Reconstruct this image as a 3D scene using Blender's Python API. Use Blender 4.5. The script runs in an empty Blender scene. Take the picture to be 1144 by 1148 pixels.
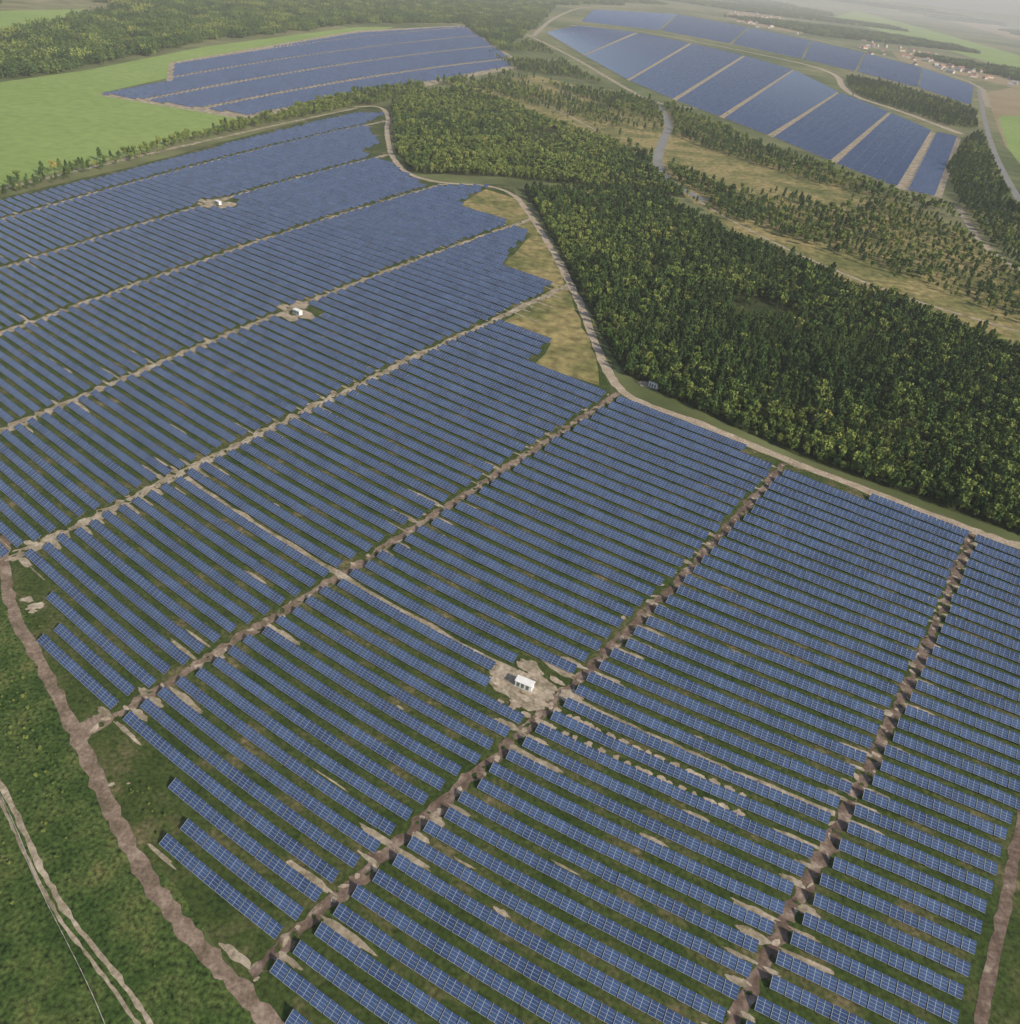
import bpy, math, random
import numpy as np
from mathutils import Vector
random.seed(7); rng=np.random.default_rng(7)
scene=bpy.context.scene
scene.view_settings.view_transform='Standard'; scene.view_settings.look='None'; scene.view_settings.exposure=0
ROOT=scene.collection
# ------------------------------------------------------------------ survey
H=200.0; FOC=850.0; PITCH=math.radians(36.11); ROLL=math.radians(6.5)
cp,sp,cr,sr=math.cos(PITCH),math.sin(PITCH),math.cos(ROLL),math.sin(ROLL)
CR=np.array([cr,sp*sr,cp*sr]); CU=np.array([-sr,sp*cr,cp*cr]); CF=np.array([0,cp,-sp])
def G(x,y):
    """map-sheet coordinate -> ground metres"""
    x=np.asarray(x,float); y=np.asarray(y,float)
    u=(x-572)/FOC; v=-(y-574)/FOC
    d=u[...,None]*CR+v[...,None]*CU+CF
    dz=np.minimum(d[...,2],-0.006)
    return np.stack([d[...,0]*H/-dz,d[...,1]*H/-dz],-1)
def GP(pts):
    a=np.array(pts,float); return G(a[:,0],a[:,1])
PA=(-0.4756,3.9469,5.8862); PB=(-2.6499,-4.4549,7.9903); PC=(-0.2591,1.9908); K1,K2=0.8674,-0.4381
CX,CY=600.2,411.5
def sheet(s,t):
    s=np.asarray(s,float); t=np.asarray(t,float); s,t=np.broadcast_arrays(s,t)
    a=PA[1]-s*PC[0]; b=PA[2]-s*PC[1]; e=s-PA[0]
    c=PB[1]-t*PC[0]; d=PB[2]-t*PC[1]; f=t-PB[0]
    det=a*d-b*c; qx=(e*d-b*f)/det; qy=(a*f-c*e)/det
    rq=np.hypot(qx,qy); r=np.minimum(rq*0.8,1.0)
    for _ in range(12):
        g=r*(1+K1*r*r+K2*r**4)-rq; dg=np.maximum(1+3*K1*r*r+5*K2*r**4,.3); r=np.clip(r-g/dg,0,1.05)
    k=r/np.maximum(rq,1e-9)
    return CX+1144*qx*k, CY+1144*qy*k
def W(s,t):
    x,y=sheet(s,t); return G(x,y)
def inpoly(P,poly):
    x,y=P[...,0],P[...,1]; poly=np.asarray(poly); ins=np.zeros(x.shape,bool); n=len(poly); j=n-1
    for i in range(n):
        xi,yi=poly[i]; xj,yj=poly[j]
        c=((yi>y)!=(yj>y))&(x<(xj-xi)*(y-yi)/((yj-yi) if yj!=yi else 1e-9)+xi)
        ins^=c; j=i
    return ins
# ------------------------------------------------------------------ materials
def nmat(name,stops,scale=0.05,detail=8,rough=0.95,scale2=None,fine=0.25,spec=0.1,nr=.62):
    m=bpy.data.materials.new(name); m.use_nodes=True; nt=m.node_tree; N=nt.nodes; L=nt.links
    b=N['Principled BSDF']; b.inputs['Roughness'].default_value=rough
    b.inputs['Specular IOR Level'].default_value=spec
    tc=N.new('ShaderNodeNewGeometry')
    n1=N.new('ShaderNodeTexNoise'); n1.inputs['Scale'].default_value=scale; n1.inputs['Detail'].default_value=detail; n1.inputs['Roughness'].default_value=nr
    L.new(tc.outputs['Position'],n1.inputs['Vector'])
    cr_=N.new('ShaderNodeValToRGB'); L.new(n1.outputs['Fac'],cr_.inputs['Fac'])
    e=cr_.color_ramp.elements
    while len(e)>1: e.remove(e[-1])
    e[0].position=stops[0][0]; e[0].color=(*stops[0][1],1)
    for p,c in stops[1:]:
        q=e.new(p); q.color=(*c,1)
    n2=N.new('ShaderNodeTexNoise'); n2.inputs['Scale'].default_value=scale2 or scale*14; n2.inputs['Detail'].default_value=6
    L.new(tc.outputs['Position'],n2.inputs['Vector'])
    mr=N.new('ShaderNodeMapRange'); mr.inputs['From Min'].default_value=.3; mr.inputs['From Max'].default_value=.7
    mr.inputs['To Min'].default_value=1-fine; mr.inputs['To Max'].default_value=1+fine
    L.new(n2.outputs['Fac'],mr.inputs['Value'])
    vm=N.new('ShaderNodeVectorMath'); vm.operation='SCALE'; L.new(cr_.outputs['Color'],vm.inputs[0]); L.new(mr.outputs['Result'],vm.inputs['Scale'])
    L.new(vm.outputs[0],b.inputs['Base Color'])
    return m
M={}
M['grass']=nmat('rough_grass',[(.32,(.018,.038,.008)),(.45,(.036,.066,.014)),(.55,(.065,.092,.024)),(.66,(.12,.12,.04)),(.75,(.17,.14,.06))],.07,15,fine=.75,scale2=.9,nr=.75)
M['land']=nmat('open_land',[(.3,(.05,.075,.028)),(.45,(.10,.12,.045)),(.58,(.19,.18,.09)),(.7,(.06,.08,.03))],.0012,10,fine=.3,scale2=.02)
M['fieldsoil']=nmat('field_ground',[(.32,(.022,.042,.009)),(.5,(.048,.070,.017)),(.59,(.09,.09,.036)),(.67,(.18,.145,.08)),(.78,(.32,.255,.17))],.06,14,fine=.5,scale2=.8,nr=.72)
M['meadow']=nmat('green_meadow',[(.3,(.17,.25,.06)),(.7,(.23,.30,.09))],.004,6,fine=.12,scale2=.08)
M['stubble']=nmat('harvested_field',[(.3,(.22,.17,.09)),(.7,(.30,.24,.14))],.004,6,fine=.1)
M['heath']=nmat('heath_grass',[(.3,(.06,.085,.022)),(.46,(.15,.145,.05)),(.58,(.27,.215,.09)),(.72,(.13,.13,.04))],.016,12,fine=.45,scale2=.15,nr=.7)
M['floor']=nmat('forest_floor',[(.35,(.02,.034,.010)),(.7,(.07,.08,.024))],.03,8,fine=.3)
M['dirt']=nmat('brown_dirt',[(.3,(.085,.062,.044)),(.46,(.13,.09,.068)),(.58,(.21,.155,.12)),(.7,(.38,.31,.24))],.2,12,fine=.25,scale2=1.,nr=.66)
M['pink']=nmat('reddish_dirt',[(.3,(.09,.08,.045)),(.46,(.17,.125,.09)),(.6,(.27,.205,.155)),(.72,(.36,.29,.22))],.14,12,fine=.3,scale2=1.,nr=.7)
M['sand']=nmat('pale_sand',[(.3,(.26,.20,.14)),(.6,(.40,.33,.245)),(.75,(.54,.47,.38))],.14,10,fine=.3,scale2=1.)
M['sandp']=nmat('worn_sand',[(.32,(.10,.095,.05)),(.45,(.24,.20,.135)),(.62,(.42,.355,.27))],.12,12,fine=.3,scale2=.8,nr=.7)
M['asphalt']=nmat('asphalt',[(.3,(.17,.165,.155)),(.7,(.24,.235,.22))],.05,6,fine=.15)
def plain(name,c,r=.6,metal=0):
    m=nmat(name,[(.3,tuple(v*.88 for v in c)),(.7,tuple(min(1,v*1.1) for v in c))],.8,5,rough=r,fine=.08,spec=.4); m.node_tree.nodes['Principled BSDF'].inputs['Metallic'].default_value=metal; return m
M['white']=plain('white_paint',(.76,.74,.70)); M['render']=plain('house_render',(.48,.44,.38)); M['roofred']=plain('roof_tiles',(.28,.14,.10)); M['roofgrey']=plain('grey_roof',(.30,.29,.28))
M['steel']=plain('galvanised_steel',(.28,.28,.29),.5,.6); M['glass']=plain('dark_window',(.02,.025,.03),.1); M['door']=plain('door_paint',(.12,.16,.13)); M['concrete']=plain('concrete',(.38,.36,.33),.9)
M['bark']=plain('bark',(.09,.065,.045),.95)
def panelmat():
    m=bpy.data.materials.new('solar_module'); m.use_nodes=True; nt=m.node_tree; N=nt.nodes; L=nt.links; b=N['Principled BSDF']
    uv=N.new('ShaderNodeUVMap'); sx=N.new('ShaderNodeSeparateXYZ'); L.new(uv.outputs[0],sx.inputs[0])
    def line(o,w):
        f=N.new('ShaderNodeMath'); f.operation='FRACT'; L.new(o,f.inputs[0])
        g=N.new('ShaderNodeMath'); g.operation='LESS_THAN'; g.inputs[1].default_value=w; L.new(f.outputs[0],g.inputs[0]); return g.outputs[0]
    a=line(sx.outputs[0],.05); c=line(sx.outputs[1],.07)
    mx=N.new('ShaderNodeMath'); mx.operation='MAXIMUM'; L.new(a,mx.inputs[0]); L.new(c,mx.inputs[1])
    g=N.new('ShaderNodeNewGeometry'); nz=N.new('ShaderNodeTexNoise'); nz.inputs['Scale'].default_value=.09; nz.inputs['Detail'].default_value=8; nz.inputs['Roughness'].default_value=.7; L.new(g.outputs['Position'],nz.inputs['Vector'])
    r=N.new('ShaderNodeValToRGB'); L.new(nz.outputs['Fac'],r.inputs[0]); e=r.color_ramp.elements; e[0].position=.32;e[0].color=(.020,.042,.105,1); e[1].position=.68; e[1].color=(.056,.100,.205,1)
    mc=N.new('ShaderNodeMix'); mc.data_type='RGBA'; L.new(mx.outputs[0],mc.inputs['Factor']); L.new(r.outputs[0],mc.inputs['A']); mc.inputs['B'].default_value=(.38,.40,.43,1)
    L.new(mc.outputs['Result'],b.inputs['Base Color']); b.inputs['Roughness'].default_value=.22; b.inputs['Specular IOR Level'].default_value=.5
    return m
M['panel']=panelmat()
def leafmat(name,c1,c2,c3=None):
    m=bpy.data.materials.new(name); m.use_nodes=True; nt=m.node_tree; N=nt.nodes; L=nt.links; b=N['Principled BSDF']
    oi=N.new('ShaderNodeObjectInfo'); g=N.new('ShaderNodeNewGeometry'); nz=N.new('ShaderNodeTexNoise'); nz.inputs['Scale'].default_value=.02; nz.inputs['Detail'].default_value=6; L.new(g.outputs['Position'],nz.inputs['Vector'])
    ad=N.new('ShaderNodeMath'); ad.operation='MULTIPLY_ADD'; L.new(nz.outputs['Fac'],ad.inputs[0]); ad.inputs[1].default_value=1.8; L.new(oi.outputs['Random'],ad.inputs[2])
    mr=N.new('ShaderNodeMapRange'); mr.inputs['From Min'].default_value=.6; mr.inputs['From Max'].default_value=2.2; L.new(ad.outputs[0],mr.inputs['Value'])
    r=N.new('ShaderNodeValToRGB'); e=r.color_ramp.elements; e[0].color=(*c1,1); e[0].position=.1; e[1].color=(*c2,1); e[1].position=.78
    q=e.new(.99); q.color=(*(c3 or c2),1); L.new(mr.outputs[0],r.inputs[0])
    L.new(r.outputs[0],b.inputs['Base Color']); b.inputs['Roughness'].default_value=.8; b.inputs['Specular IOR Level'].default_value=.15
    return m
M['pine']=leafmat('pine_needles',(.026,.058,.018),(.080,.132,.035),(.12,.15,.04))
M['leaf']=leafmat('broad_leaves',(.060,.105,.022),(.19,.235,.055),(.28,.26,.07))
# ------------------------------------------------------------------ mesh helpers
def mesh_obj(name,verts,faces,mats,midx=None,uvs=None,col=None,smooth=False):
    me=bpy.data.meshes.new(name); me.from_pydata([tuple(map(float,v)) for v in verts],[],faces)
    for m in mats: me.materials.append(m)
    if midx is not None: me.polygons.foreach_set('material_index',midx)
    if uvs is not None:
        uv=me.uv_layers.new(name='UVMap'); uv.data.foreach_set('uv',np.asarray(uvs,np.float32).ravel())
    me.update(); o=bpy.data.objects.new(name,me); (col or ROOT).objects.link(o); return o
def densify(P,step,closed,jit=0):
    P=np.asarray(P,float); out=[]; n=len(P)
    for i in range(n if closed else n-1):
        a=P[i]; b=P[(i+1)%n]; L=np.hypot(*(b-a)); k=max(1,int(L/step))
        for j in range(k):
            p=a+(b-a)*j/k
            if jit and j: p=p+rng.normal(0,jit,2)
            out.append(p)
    if not closed: out.append(P[-1])
    return np.array(out)
def smooth_line(P,it=3):
    P=np.asarray(P,float)
    for _ in range(it):
        Q=[P[0]]
        for a,b in zip(P[:-1],P[1:]): Q+= [a*.75+b*.25,a*.25+b*.75]
        Q.append(P[-1]); P=np.array(Q)
    return P
def area(name,sheetpts,mat,z,jit=3,step=15):
    P=densify(GP(sheetpts),step if step else 1e9,True,jit)
    import mathutils
    tris=mathutils.geometry.tessellate_polygon([[Vector((p[0],p[1],0)) for p in P]])
    V=[(p[0],p[1],z) for p in P]; F=[]
    for t in tris:
        a,b,c=[P[i] for i in t]
        cz=(b[0]-a[0])*(c[1]-a[1])-(b[1]-a[1])*(c[0]-a[0])
        F.append(tuple(t) if cz>0 else tuple(reversed(t)))
    return mesh_obj(name,V,F,[mat])
def strip(name,P,w,mat,z,jit=.15,step=6,sm=3):
    P=smooth_line(P,sm) if sm else np.asarray(P); P=densify(P,step,False)
    T=np.gradient(P,axis=0); T/=np.linalg.norm(T,axis=1)[:,None]+1e-9; Nn=np.stack([-T[:,1],T[:,0]],1)
    ww=w if np.ndim(w) else np.full(len(P),w)
    l=P+Nn*(ww*.5*(1+rng.normal(0,jit,len(P))))[:,None]; r=P-Nn*(ww*.5*(1+rng.normal(0,jit,len(P))))[:,None]
    V=[(*p,z) for p in r]+[(*p,z) for p in l]; n=len(P)
    F=[(i,i+1,n+i+1,n+i) for i in range(n-1)]
    return mesh_obj(name,V,F,[mat])
def patches(name,items,mat,z):
    V=[];F=[]
    for q_,(c,d,L,Wd) in enumerate(items):
        n=28; d=np.asarray(d); e=np.array([-d[1],d[0]]); b=len(V); zz=z+.003*(q_%12)
        ks=rng.uniform(.5,1.15,n); ks=(ks*2+np.roll(ks,1)+np.roll(ks,-1))/4
        for i in range(n):
            a=2*math.pi*i/n; k=ks[i]
            p=np.asarray(c)+d*math.cos(a)*L*.5*k+e*math.sin(a)*Wd*.5*k; V.append((p[0],p[1],zz))
        F.append(tuple(range(b,b+n)))
    return mesh_obj(name,V,F,[mat])
# ------------------------------------------------------------------ ground
R=90000
mesh_obj('ground',[(-R,-2000,0),(R,-2000,0),(R,R,0),(-R,R,0)],[(0,1,2,3)],[M['land']])
GRASS=[(-300,560),(-60,590),(20,640),(150,900),(300,1120),(360,1300),(-500,1300)]
area('rough_grassland',GRASS,M['grass'],.02,2)
MAIN=[(-260,235),(0,226),(150,190),(300,150),(400,127),(436,128),(410,140),(428,162),(405,172),(440,185),(475,208),(552,209),(515,229),(560,247),(596,262),(565,296),(622,322),(590,345),(562,362),(618,385),(600,408),(662,436),(700,452),(780,480),(872,522),(985,563),(1092,604),(1144,622),(1400,720),(1400,840),(1160,900),(1128,940),(1106,1040),(1088,1150),(1080,1300),(420,1300),(340,1160),(278,1098),(292,1066),(165,952),(218,912),(128,808),(128,800),(32,722),(80,694),(20,632),(-40,600),(-260,560)]
GROUNDF=[(-300,232),(0,222),(150,186),(300,146),(400,120),(440,118),(436,150),(445,186),(480,204),(570,207),(602,250),(642,320),(668,385),(684,425),(700,448),(780,474),(872,514),(985,556),(1092,598),(1144,614),(1400,705),(1500,1300),(380,1300),(290,1120),(150,950),(100,850),(40,730),(8,632),(-40,595),(-300,560)]
area('solar_farm_ground',GROUNDF,M['fieldsoil'],.03,1)
area('meadow',[(-300,120),(0,92),(100,78),(230,52),(400,30),(442,30),(400,42),(205,68),(186,88),(112,104),(280,134),(150,172),(0,208),(-300,235)],M['meadow'],.05,0)
area('meadow',[(-200,15),(0,12),(95,10),(60,24),(0,38),(-200,45)],M['meadow'],.05,0)
area('meadow',[(1130,165),(1120,130),(1200,130),(1300,240),(1200,260)],M['meadow'],.06,0)
area('harvested_field',[(1105,104),(1144,96),(1250,120),(1250,190),(1144,175),(1128,165)],M['stubble'],.05,0)
area('meadow',[(930,20),(1010,40),(1144,80),(1144,62),(1030,30),(960,12)],M['meadow'],.05,0)
area('harvested_field',[(1000,10),(1060,22),(1144,45),(1144,35),(1060,12)],M['stubble'],.07,0)
HEATH=[(545,86),(600,84),(700,108),(735,118),(800,150),(900,180),(1000,222),(1060,250),(1144,300),(1300,380),(1300,470),(1144,388),(1030,345),(930,310),(830,262),(760,215),(720,190),(690,170),(640,150),(600,125),(530,104)]
area('heathland',HEATH,M['heath'],.04,4)
area('heathland',[(545,212),(585,225),(610,265),(640,330),(668,400),(672,432),(600,408),(618,385),(562,362),(622,322),(565,296),(596,262),(515,229)],M['heath'],.045,1)
F2=[(588,214),(660,212),(740,222),(800,255),(900,300),(1000,338),(1144,392),(1500,540),(1500,760),(1144,600),(1000,548),(870,500),(740,440),(700,418),(684,395),(640,310),(610,250)]
F1=[(440,118),(470,106),(520,100),(570,118),(640,145),(720,172),(760,205),(770,222),(700,212),(610,204),(560,198),(462,194),(444,170)]
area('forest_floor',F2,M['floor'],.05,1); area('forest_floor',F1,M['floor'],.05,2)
# tracks
RP=[]
def road(name,pts,w,mat,z,jit=.1):
    RP.append((densify(smooth_line(GP(pts)),4,False),w)); return strip(name,GP(pts),w,mat,z,jit)
road('perimeter_track',[(398,120),(425,118),(436,128),(433,150),(442,186),(480,205),(570,208),(602,250),(642,320),(668,385),(682,420),(705,448),(780,472),(872,512),(985,554),(1092,596),(1144,612),(1400,705)],6,M['sand'],.07,.12)
road('dirt_track',[(5,600),(5,640),(15,690),(50,750),(82,820),(112,880),(145,950),(190,1020),(240,1080),(290,1130),(340,1200)],3.9,M['pink'],.07,.2)
road('dirt_track',[(80,822),(100,812),(125,800)],4,M['pink'],.075,.2)
road('field_path',[(-60,740),(-10,860),(22,920),(48,980),(82,1035),(125,1085),(170,1148),(200,1200)],1.2,M['sandp'],.06,.3)
road('field_path',[(-70,745),(-18,864),(14,925),(40,985),(73,1041),(115,1091),(159,1155),(190,1208)],.8,M['sandp'],.06,.3)
road('dirt_track',[(1150,900),(1138,960),(1122,1040),(1100,1140),(1090,1250)],3.2,M['dirt'],.07,.15)
road('field_edge_path',[(0,212),(150,176),(300,142),(400,121)],5,M['sandp'],.07,.2)
road('country_road',[(724,108),(742,122),(752,140),(742,160),(735,185),(752,205),(790,225)],13,M['asphalt'],.09,.03)
road('field_path',[(590,38),(640,62),(690,92),(735,117),(790,122)],12,M['sandp'],.09,.1)
road('field_path',[(1098,100),(1105,140),(1118,180),(1144,226)],10,M['asphalt'],.095,.05)
road('field_path',[(1075,232),(1098,272),(1144,305)],8,M['sandp'],.085,.1)
road('field_path',[(598,40),(622,18),(660,5),(760,10),(900,40),(1100,90),(1108,120)],16,M['sandp'],.1,.1)
road('field_path',[(640,28),(720,34),(840,58),(940,80),(945,104),(1010,124),(1078,150)],18,M['sand'],.11,.1)
road('field_path',[(600,112),(680,150),(760,212),(860,270),(1000,330),(1144,372)],4,M['sandp'],.08,.2)
# aisles in the solar farm
PT=.107
sk={-12:-11.8,-11:-10.85,-10:-9.87,-9:-8.9,-8:-7.9,-7:-6.9,-6:-5.92,-5:-4.937,-4:-3.931,-3:-2.951,-2:-1.920,-1:-.987,0:0.,1:1.,2:2.09,3:3.2,4:4.2}
mainw=GP(MAIN)
streak=[]; blot=[]
for k in range(-5,3):
    t=np.arange(-12,3.2,PT/3); P=W(np.full_like(t,sk[k])+rng.normal(0,.002,len(t)),t)
    ok=inpoly(P,GP(GROUNDF))
    P=P[ok]; 
    if len(P)<4: continue
    strip('service_aisle',P,(3.6 if k>=0 else 5.2),M['dirt'] if k>=1 else (M['pink'] if k==0 else M['sandp']),.06,.35,1e9,0)
    tt=t[ok]
    for t0 in tt:
        if random.random()<(.30 if k>=-1 else .12):
            sg=random.choice((-1,1)); L=random.uniform(.04,.22)
            s0=sk[k]+sg*L*.5; tr=(math.floor(t0/PT))*PT
            c=W(s0,tr); e=W(s0+.02,tr)-c; sc=np.hypot(*e)/.02; e=e/np.hypot(*e)
            streak.append((c,e,L*sc,random.uniform(1.2,3.6)))
        if random.random()<.7:
            c=W(sk[k]+random.gauss(0,.018),t0); a=random.random()*3; blot.append((c,(math.cos(a),math.sin(a)),random.uniform(1.,3.8),random.uniform(.7,2.3)))
for _ in range(380):
    s=random.uniform(-5,3); tr=math.floor(random.uniform(-8,2.6)/PT)*PT; c=W(s,tr)
    if not inpoly(c[None],mainw)[0]: continue
    e=W(s+.02,tr)-c; sc=np.hypot(*e)/.02; e=e/np.hypot(*e); streak.append((c,e,random.uniform(.02,.18)*sc,random.uniform(.6,1.8)))
patches('sand_patch',streak,M['sandp'],.075); patches('sand_patch',blot[::2],M['sand'],.12); patches('grass_patch',blot[1::2],M['fieldsoil'],.165)
def rowline(s0,s1,t,n=30):
    return W(np.linspace(s0,s1,n),np.full(n,t))
strip('service_path',rowline(-.95,.97,0.),2.4,M['sandp'],.07,.3,4,0)
strip('service_path',rowline(1.03,2.06,0.),2.0,M['sandp'],.07,.3,4,0)
dash=[]
for tr,s0,s1 in ((PT,1.0,1.75),(2*PT,.86,1.8)):
    s=s0
    while s<s1:
        c=W(s,tr); e=W(s+.01,tr)-c; e/=np.hypot(*e); dash.append((c,e,random.uniform(2,5),random.uniform(1.8,3.4))); s+=random.uniform(.03,.06)
patches('gravel_heap_patch',dash,M['sand'],.08)
HUTS=[((588,770),15),((334,352),18),((245,229),20)]
cl=[]
for (x,y),r in HUTS:
    c=G(x,y); d=G(x+5,y+3)-c; d/=np.hypot(*d)
    for _ in range(12): cl.append((c+rng.normal(0,r*.36,2),d,r*random.uniform(.4,1.2),r*random.uniform(.3,.6)))
for x,y,r in ((730,432,9),(40,680,3.5),(125,880,1.2),(30,672,2.5)): cl.append((G(x,y),np.array([.9,.43]),r*2,r*1.2))
patches('sandy_clearing',cl,M['sandp'],.19)
patches('sandy_clearing',[(c+rng.normal(0,2.5,2),d,L*.5,w_*.5) for c,d,L,w_ in cl],M['sand'],.25)
# ------------------------------------------------------------------ panels
class PB_:
    def __init__(s): s.V=[];s.F=[];s.UV=[];s.MI=[]
def table(B,a,b,nrm,Ld,tilt=math.radians(25),z0=.8,posts=False):
    """a,b ends of the table centreline, nrm points to the low (sunny) side"""
    h=.5*Ld*math.cos(tilt); zh=z0+Ld*math.sin(tilt); th=.12
    L=float(np.hypot(*(b-a)))
    p=[(*(a+nrm*h),z0),(*(b+nrm*h),z0),(*(b-nrm*h),zh),(*(a-nrm*h),zh)]
    q=[(x,y,z-th) for x,y,z in p]; n=len(B.V); B.V+=p+q
    crs=(p[1][0]-p[0][0])*(p[3][1]-p[0][1])-(p[1][1]-p[0][1])*(p[3][0]-p[0][0])
    U=max(1,round(L/1.7)); Vv=4
    fs=[((0,1,2,3),((0,0),(U,0),(U,Vv),(0,Vv)),0),((4,7,6,5),((0,0),)*4,1),((0,4,5,1),((0,0),)*4,1),((2,6,7,3),((0,0),)*4,1),((1,5,6,2),((0,0),)*4,1),((0,3,7,4),((0,0),)*4,1)]
    for f,uv,mi in fs:
        if crs<0: f=f[::-1]; uv=uv[::-1]
        B.F.append(tuple(n+i for i in f)); B.UV+=uv; B.MI.append(mi)
    if posts:
        for e in (a*.8+b*.2,a*.2+b*.8):
            for sg,zt in ((.55,z0+Ld*math.sin(tilt)*.2),(-.55,z0+Ld*math.sin(tilt)*.75)):
                c=e+nrm*h*sg; m=len(B.V); w=.07
                B.V+=[(c[0]+dx*w,c[1]+dy*w,z) for z in (0,zt) for dx,dy in ((-1,-1),(1,-1),(1,1),(-1,1))]
                for i in range(4):
                    j=(i+1)%4; B.F.append((m+i,m+j,m+4+j,m+4+i)); B.UV+=((0,0),)*4; B.MI.append(1)
def finish(B,name):
    if B.V: return mesh_obj(name,B.V,B.F,[M['panel'],M['steel']],B.MI,B.UV)
sec=GP([(192,92),(196,72),(400,38),(520,30),(582,73),(470,94),(400,104),(282,130),(115,106),(186,92)])
def grid_field(poly,t0,t1,s0k,s1k,name,clear,gap=.026):
    for k in range(s0k,s1k):
        B=PB_(); sa,sb=sk[k],sk[k+1]; nseg=max(4,int(round((sb-sa)/.05)))
        for j in range(int(t0/PT),int(t1/PT)):
            t=(j+.5)*PT; g0=gap+random.uniform(-.006,.014); g1=gap+random.uniform(-.006,.014)
            ss=np.linspace(sa+g0,sb-g1,nseg+1); P=W(ss,np.full(nseg+1,t)); Q=W(ss,np.full(nseg+1,t+PT))
            C=.5*(P[1:]+P[:-1]); ok=inpoly(P[1:],poly)&inpoly(P[:-1],poly)
            for i in range(nseg):
                if not ok[i]: continue
                if any(np.hypot(*(C[i]-c))<r for c,r in clear): continue
                a,b=P[i],P[i+1]; e=(b-a)/np.hypot(*(b-a)); nn=np.array([-e[1],e[0]]); d=.5*(Q[i]+Q[i+1])-C[i]
                pit=abs(d@nn)
                if d@nn<0: nn=-nn
                if pit<2 or pit>40: continue
                gp=e*.12; D=np.hypot(*C[i])
                table(B,a+gp,b-gp,nn,min(max(.48*pit,3.2),8),posts=D<380,tilt=math.radians(25+random.gauss(0,.8)),z0=.8+random.gauss(0,.06))
        finish(B,name)
clear=[(G(*c),r) for c,r in ((HUTS[0][0],12),(HUTS[1][0],15),(HUTS[2][0],17))]
grid_field(mainw,-12,3.3,-7,4,'solar_panel_array',clear)
grid_field(sec,-60,0,-12,-3,'distant_solar_panel_array',[],.06)
def ladder(lo,up,name,pitch=9.):
    lo=GP(lo);up=GP(up); B=PB_()
    for i in range(len(lo)-1):
        L=.5*(np.hypot(*(up[i]-lo[i]))+np.hypot(*(up[i+1]-lo[i+1]))); n=max(2,int(L/pitch))
        for j in range(n):
            v=(j+.5)/n; a=lo[i]*(1-v)+up[i]*v; b=lo[i+1]*(1-v)+up[i+1]*v; Lr=np.hypot(*(b-a))
            if Lr<30: continue
            e=(b-a)/Lr; a=a+e*9; b=b-e*9; nn=np.array([-e[1],e[0]])
            if nn@(lo[i]-up[i])<0: nn=-nn
            m=max(1,int(np.hypot(*(b-a))/25))
            for q in range(m):
                p0=a+(b-a)*q/m; p1=a+(b-a)*(q+1)/m
                table(B,p0+e*.2,p1-e*.2,nn,L/n*.52)
    finish(B,name)
LO=[(612,36),(655,62),(705,90),(757,112),(810,132),(865,153),(935,182),(1010,212),(1056,222)]
UP=[(645,29),(715,37),(775,49),(835,63),(890,79),(940,104),(998,127),(1045,148),(1078,155)]
ladder(LO,UP,'distant_solar_panel_array')
ladder([(650,24),(740,34),(820,49),(900,66),(960,80),(1030,98),(1090,118)],[(665,11),(760,16),(840,31),(910,46),(970,60),(1035,77),(1092,97)],'distant_solar_panel_array')
area('solar_farm_ground',LO+UP[::-1],M['sandp'],.06,0,0)
area('solar_farm_ground',[(186,92),(190,70),(400,34),(524,28),(590,74),(470,98),(400,108),(282,135),(108,106)],M['sandp'],.07,0,0)
# ------------------------------------------------------------------ trees
protos=bpy.data.collections.new('tree_kit')
def cyl(V,F,p0,p1,r0,r1,n=5):
    p0=Vector(p0);p1=Vector(p1);d=(p1-p0).normalized(); a=d.orthogonal().normalized(); b=d.cross(a); k=len(V)
    for p,r in ((p0,r0),(p1,r1)):
        for i in range(n):
            t=2*math.pi*i/n; V.append(tuple(p+(a*math.cos(t)+b*math.sin(t))*r))
    for i in range(n): F.append((k+i,k+(i+1)%n,k+n+(i+1)%n,k+n+i))
def leafquad(V,F,c,s):
    n=Vector((random.gauss(0,1),random.gauss(0,1),random.gauss(.6,1))).normalized(); a=n.orthogonal().normalized(); b=n.cross(a); k=len(V); c=Vector(c)
    ang=random.random()*6.28
    for i in range(4):
        t=ang+i*math.pi/2+random.uniform(-.3,.3); V.append(tuple(c+(a*math.cos(t)+b*math.sin(t))*s*random.uniform(.7,1.2)))
    F.append((k,k+1,k+2,k+3))
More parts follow.
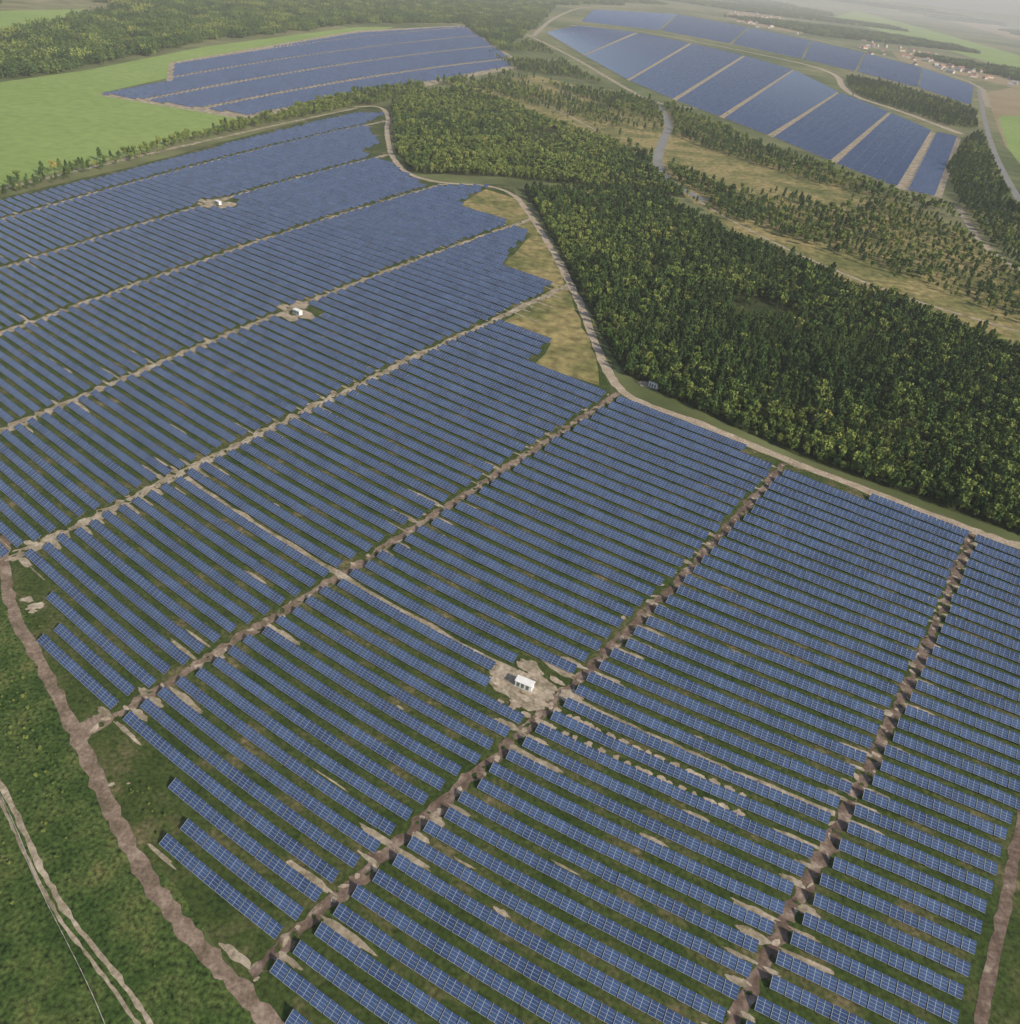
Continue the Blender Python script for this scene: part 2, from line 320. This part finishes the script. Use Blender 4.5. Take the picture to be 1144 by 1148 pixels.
def tree(name,kind,h,rad,nl,ls):
    V=[];F=[]; cyl(V,F,(0,0,0),(random.uniform(-.2,.2),0,h*.5),.22,.14); cyl(V,F,(0,0,h*.5),(0,0,h*.93),.14,.03)
    for i in range(9):
        z=h*random.uniform(.3,.8); a=random.random()*6.28; l=rad*random.uniform(.5,.85)*(1-.5*max(0,(z/h-.4)) )
        p=(math.cos(a)*l,math.sin(a)*l,z+l*.35); cyl(V,F,(0,0,z),p,.07,.02,3)
    mi=[1]*len(F)
    lobes=[(random.uniform(0,6.28),random.uniform(.2,.75),random.uniform(.35,.9),random.uniform(.35,.6)) for _ in range(9)]
    k=0
    while k<nl:
        if kind=='pine':
            u=random.random()**.8; z=h*(.25+.75*u); rr=rad*(1-u**1.6)**.7*(.8+.25*math.sin(u*19))+.2
            a=random.random()*6.28; r=rr*random.uniform(.45,1.05); c=(math.cos(a)*r,math.sin(a)*r,z-r*.12)
        else:
            A_,ro,zz,rl=random.choice(lobes); q=Vector((random.gauss(0,1),random.gauss(0,1),random.gauss(0,1))).normalized()*random.uniform(.6,1.05)*rl*rad
            c=(math.cos(A_)*ro*rad*.9+q.x,math.sin(A_)*ro*rad*.9+q.y,h*(.3+.62*zz)+q.z*1.1)
        leafquad(V,F,c,ls*random.uniform(.6,1.2)); mi.append(0); k+=1
    return mesh_obj(name,V,F,[M['pine' if kind=='pine' else 'leaf'],M['bark']],mi,col=protos)
for i in range(3): tree('a%d_pine'%i,'pine',9.5+i*1.2,2.3+.25*i,210,.70)
for i in range(3): tree('b%d_leafy'%i,'leaf',8+i*1.3,2.7+.3*i,210,.80)
def cluster(name,kind,size,nt,nl):
    V=[];F=[];mi=[]
    for _ in range(nt):
        x=random.uniform(-size,size);y=random.uniform(-size,size);h=random.uniform(8,18);r=random.uniform(2.4,4.6)
        for _ in range(nl):
            u=random.random(); rr=r*(math.sin(math.pi*min(1,.25+.75*u)))**.7; a=random.random()*6.28; q=random.uniform(.5,1)*rr
            leafquad(V,F,(x+math.cos(a)*q,y+math.sin(a)*q,h*(.2+.8*u)),1.5*random.uniform(.6,1.2)); mi.append(0 if kind else 1)
    return mesh_obj(name,V,F,[M['pine'],M['leaf']],mi,col=protos)
for i in range(3): cluster('c%d_grove'%i,i!=2,15,30,26)
def scatter(name,P,idx,scl):
    me=bpy.data.meshes.new(name); me.from_pydata([(float(x),float(y),0.) for x,y in P],[],[]) ; n=len(P)
    for an,ty,dat in (('rot','FLOAT',rng.uniform(0,6.28,n)),('scl','FLOAT',scl),('idx','INT',idx)):
        at=me.attributes.new(an,ty,'POINT'); at.data.foreach_set('value',np.asarray(dat,np.int32 if ty=='INT' else np.float32))
    o=bpy.data.objects.new(name,me); ROOT.objects.link(o)
    ng=bpy.data.node_groups.new(name,'GeometryNodeTree'); ng.interface.new_socket('Geometry',in_out='INPUT',socket_type='NodeSocketGeometry'); ng.interface.new_socket('Geometry',in_out='OUTPUT',socket_type='NodeSocketGeometry')
    N=ng.nodes;L=ng.links; gi=N.new('NodeGroupInput');go=N.new('NodeGroupOutput'); ip=N.new('GeometryNodeInstanceOnPoints'); ci=N.new('GeometryNodeCollectionInfo')
    ci.inputs['Collection'].default_value=protos; ci.inputs['Separate Children'].default_value=True; ci.inputs['Reset Children'].default_value=True
    def na(nm,ty):
        q=N.new('GeometryNodeInputNamedAttribute'); q.data_type=ty; q.inputs['Name'].default_value=nm; return q.outputs['Attribute']
    cx=N.new('ShaderNodeCombineXYZ'); L.new(na('rot','FLOAT'),cx.inputs[2])
    L.new(gi.outputs[0],ip.inputs['Points']); L.new(ci.outputs[0],ip.inputs['Instance']); ip.inputs['Pick Instance'].default_value=True
    L.new(na('idx','INT'),ip.inputs['Instance Index']); L.new(cx.outputs[0],ip.inputs['Rotation']); L.new(na('scl','FLOAT'),ip.inputs['Scale']); L.new(ip.outputs[0],go.inputs[0])
    md=o.modifiers.new('scatter','NODES'); md.node_group=ng; return o
BA=G(640,110); BD=G(1144,330)-BA; BD=BD/np.hypot(*BD)
def vnoise(P,scale,seed,aniso=1):
    r=np.random.default_rng(seed); out=np.zeros(len(P))
    al=(P@BD)*aniso; ac=P@np.array([-BD[1],BD[0]])
    for k in range(8):
        a=r.uniform(0,6.28); f=scale*r.uniform(.6,1.9); out+=np.sin((al*math.cos(a)+ac*math.sin(a))*f+r.uniform(0,6.28))
    return out/8
def pts(poly,sp_,jit=.42):
    Q=GP(poly); lo=Q.min(0);hi=Q.max(0)
    xs=np.arange(lo[0],hi[0],sp_);ys=np.arange(lo[1],hi[1],sp_); X,Y=np.meshgrid(xs,ys); P=np.stack([X.ravel(),Y.ravel()],1)+rng.uniform(-jit,jit,(X.size,2))*sp_
    P=P[inpoly(P,Q)]
    for L_,w_ in RP:
        near=np.zeros(len(P),bool); r_=w_*.5+2.5
        if L_[:,0].max()+r_<P[:,0].min() or L_[:,0].min()-r_>P[:,0].max() or L_[:,1].max()+r_<P[:,1].min() or L_[:,1].min()-r_>P[:,1].max(): continue
        for i in range(0,len(L_),1):
            near|=(np.abs(P[:,0]-L_[i,0])<r_)&(np.abs(P[:,1]-L_[i,1])<r_)
        P=P[~near]
    return P
def wood(name,poly,sp_,leafy=.3,keep=-9,kscale=.02,smin=.6,smax=1.15,seed=1,aniso=1,jit=.42):
    P=pts(poly,sp_,jit); nz=vnoise(P,kscale,seed,aniso)+rng.normal(0,.07,len(P)); P=P[nz>keep]; n=len(P)
    lf=(vnoise(P,.016,seed+5)*.9+rng.uniform(0,1,n)<leafy+.0)
    idx=np.where(lf,3,0)+rng.integers(0,3,n)
    sc=rng.uniform(smin,smax,n)*(1+.3*vnoise(P,.06,seed+9))*np.where(rng.uniform(0,1,n)<.06,1.3,1)
    return scatter(name,P,idx,sc)
def grove(name,poly,sp_=27,keep=-9,kscale=.004,seed=1,leafy=.25):
    P=pts(poly,sp_); P=P[vnoise(P,kscale,seed)>keep]; n=len(P); idx=6+np.where(rng.uniform(0,1,n)<leafy,2,rng.integers(0,2,n))
    return scatter(name,P,idx,rng.uniform(.8,1.15,n))
wood('forest',F2,4.3,.38,keep=-.5,kscale=.03,smin=.42,smax=1.0)
wood('forest',F1,5.2,.75,keep=-.5,smin=.45,smax=1.05,seed=3)
wood('forest_edge',[(700,420),(740,440),(870,500),(1000,548),(1144,600),(1144,575),(1000,520),(870,470),(740,415)],5,1.2,smin=.35,smax=.8,seed=31)
wood('scattered_trees',HEATH,8.5,.6,keep=.05,kscale=.02,seed=4,smin=.35,smax=1.,aniso=.3)
wood('tree_belt',[(-200,232),(0,207),(150,171),(280,136),(400,104),(470,94),(480,102),(420,118),(300,140),(150,180),(0,222),(-200,246)],6.5,.9,smin=.5,smax=1.0,seed=6)
wood('tree_belt',[(545,60),(600,45),(640,75),(700,108),(760,122),(860,165),(1000,215),(1060,232),(1144,275),(1144,300),(1060,262),(940,215),(800,170),(700,128),(600,90)],9,.6,keep=-.15,kscale=.015,seed=8)
wood('tree_belt',[(470,96),(560,80),(600,92),(640,110),(600,118),(540,100),(480,104)],10,.6,keep=.1,kscale=.02,seed=9)
wood('forest',[(690,150),(760,175),(860,210),(960,250),(1144,322),(1144,352),(1000,300),(900,275),(800,235),(740,205)],8,.5,keep=-.08,kscale=.02,aniso=.3,seed=10)
wood('forest',[(1060,190),(1085,155),(1100,150),(1125,215),(1144,240),(1144,300),(1100,268),(1075,232)],8,.3,seed=11)
wood('forest',[(948,86),(1000,96),(1092,124),(1095,145),(1050,140),(1000,120),(955,108)],9,.3,seed=12)
wood('weed_tufts',GRASS,3.2,1.5,keep=.05,kscale=.08,smin=.05,smax=.16,seed=21,jit=1.1)
wood('weed_tufts',[(8,632),(40,660),(75,695),(32,722),(125,805),(210,912),(160,950),(290,1070),(270,1090),(150,950),(100,850),(40,730)],2.6,1.5,keep=.1,kscale=.1,smin=.05,smax=.14,seed=22,jit=1.1)
grove('distant_forest',[(-250,60),(0,42),(100,18),(180,6),(380,4),(560,2),(620,8),(600,30),(560,55),(520,26),(440,26),(400,26),(230,48),(100,74),(0,90),(-250,118)],29,keep=-.55,kscale=.006,seed=13)
grove('distant_forest',[(-250,-30),(0,-20),(0,8),(-200,12)],34,seed=14)
grove('distant_forest',[(100,-5),(640,-5),(650,6),(380,2),(180,4),(110,6)],38,keep=-.2,kscale=.002,seed=15)
grove('distant_forest',[(640,4),(700,-10),(860,0),(1000,30),(1144,75),(1144,92),(1000,56),(900,36),(760,8)],34,keep=-.05,kscale=.0025,seed=16)
grove('distant_forest',[(860,-5),(1000,10),(1144,40),(1144,30),(1040,6),(900,-12)],50,keep=.05,kscale=.0012,seed=17)
# ------------------------------------------------------------------ buildings
def box(name,c,e,L,Wd,z0,z1,mat,parent,grow=0):
    e=np.asarray(e); f=np.array([-e[1],e[0]]); V=[(*(np.asarray(c)+e*a*L/2+f*b*Wd/2),z) for z in (z0,z1) for a,b in ((-1,-1),(1,-1),(1,1),(-1,1))]
    o=mesh_obj(name,V,[(0,3,2,1),(4,5,6,7),(0,1,5,4),(1,2,6,5),(2,3,7,6),(3,0,4,7)],[mat]); o.parent=parent; return o
def hut(c,e,L=6.0,Wd=2.5):
    p=bpy.data.objects.new('transformer_hut',None); ROOT.objects.link(p); f=np.array([-e[1],e[0]])
    box('plinth',c,e,L+.8,Wd+.8,.1,.35,M['concrete'],p); box('walls',c,e,L,Wd,.35,2.7,M['white'],p); box('roof',c,e,L+.5,Wd+.5,2.7,2.95,M['white'],p)
    for i,a in enumerate((-.32,-.05,.25)):
        for s_ in (-1,1): box('door_%d'%i,c+e*a*L+f*s_*(Wd/2+.02),e,1.1,.06,.45,2.4,M['door'],p)
for (x,y) in [h[0] for h in HUTS]+[(733,434)]:
    c=G(x,y); e=G(x+6,y+2.5)-c; e/=np.hypot(*e); hut(c,e)
def house(c,a,L,Wd,h,rm):
    e=np.array([math.cos(a),math.sin(a)]); p=bpy.data.objects.new('village_house',None); ROOT.objects.link(p)
    box('walls',c,e,L,Wd,0,h,M['render'],p); f=np.array([-e[1],e[0]]); w2=Wd/2+.4; l2=L/2+.4
    V=[(*(c+e*x*l2+f*y*w2),h+.01) for x,y in ((-1,-1),(1,-1),(1,1),(-1,1))]+[(*(c+e*x*l2),h+Wd*.42) for x in (-1,1)]
    o=mesh_obj('roof',V,[(0,1,5,4),(2,3,4,5),(0,4,3),(1,2,5),(0,3,2,1)],[rm]); o.parent=p
    for k in range(3): 
        for s_ in (-1,1): box('window',c+e*(k-1)*L*.3+f*s_*(Wd/2+.02),e,1.4,.06,1.,2.4,M['glass'],p)
area('sand_quarry',[(818,12),(870,16),(905,30),(900,38),(850,30),(815,20)],M['stubble'],.3,0,0)
area('sand_quarry',[(1000,58),(1060,64),(1144,88),(1144,100),(1060,80),(1010,68)],M['stubble'],.3,0,0)
for _ in range(110):
    if random.random()<.35: x=random.uniform(815,905)
    else: x=random.uniform(960,1144)
    y=14+(x-815)*.235+random.uniform(-7,9)
    c=G(x,y); house(c,random.random()*3,random.uniform(12,30),random.uniform(9,15),random.uniform(4,7),random.choice((M['roofred'],M['roofgrey'],M['roofgrey'],M['roofred'])))
# ------------------------------------------------------------------ fence
def fence(name,pts_,h=1.9,gap=5):
    P=densify(smooth_line(GP(pts_),2),gap,False); V=[];F=[]
    for p in P: cyl(V,F,(p[0],p[1],0),(p[0],p[1],h),.07,.07,4)
    for a,b in zip(P[:-1],P[1:]):
        for z in (.3,1.1,h-.1): cyl(V,F,(*a,z),(*b,z),.03,.03,3)
    mesh_obj(name,V,F,[M['concrete']])
fence('wire_fence',[(-20,850),(20,930),(45,998),(75,1056),(102,1110),(125,1165)])
# ------------------------------------------------------------------ haze: a real layer of thin air
hm=bpy.data.materials.new('thin_haze'); hm.use_nodes=True; N=hm.node_tree.nodes; N.clear()
vs=N.new('ShaderNodeVolumeScatter'); vs.inputs['Color'].default_value=(.98,.985,1,1); vs.inputs['Density'].default_value=6.2e-5; vs.inputs['Anisotropy'].default_value=-.15
ou=N.new('ShaderNodeOutputMaterial'); hm.node_tree.links.new(vs.outputs[0],ou.inputs['Volume'])
S=15000; V=[(x,y,z) for z in (-6,600) for x,y in ((-S,-1500),(S,-1500),(S,S),(-S,S))]
mesh_obj('atmospheric_haze',V,[(0,3,2,1),(4,5,6,7),(0,1,5,4),(1,2,6,5),(2,3,7,6),(3,0,4,7)],[hm])
# ------------------------------------------------------------------ light
SAZ=math.radians(-36); SEL=math.radians(31)
sd=Vector((math.cos(SAZ)*math.cos(SEL),math.sin(SAZ)*math.cos(SEL),math.sin(SEL)))
sl=bpy.data.lights.new('sun','SUN'); sl.energy=5; sl.angle=math.radians(.5); sl.color=(1,.90,.74)
so=bpy.data.objects.new('sun',sl); ROOT.objects.link(so); so.rotation_euler=(-sd).to_track_quat('-Z','Y').to_euler()
w=bpy.data.worlds.new('World'); scene.world=w; w.use_nodes=True; nt=w.node_tree
sky=nt.nodes.new('ShaderNodeTexSky'); sky.sky_type='NISHITA'; sky.sun_disc=False; sky.sun_elevation=SEL; sky.sun_rotation=math.pi/2-SAZ; sky.altitude=200; sky.dust_density=1.8
nt.links.new(sky.outputs[0],nt.nodes['Background'].inputs[0]); nt.nodes['Background'].inputs[1].default_value=.15
# ------------------------------------------------------------------ camera
cd=bpy.data.cameras.new('camera'); cam=bpy.data.objects.new('camera',cd); ROOT.objects.link(cam); scene.camera=cam
cd.sensor_fit='HORIZONTAL'; cd.sensor_width=36; cd.lens=36*FOC/1144; cd.clip_end=200000; cd.clip_start=1
from mathutils import Matrix
mw=Matrix((( CR[0],CU[0],-CF[0],0),(CR[1],CU[1],-CF[1],0),(CR[2],CU[2],-CF[2],H),(0,0,0,1))); cam.matrix_world=mw
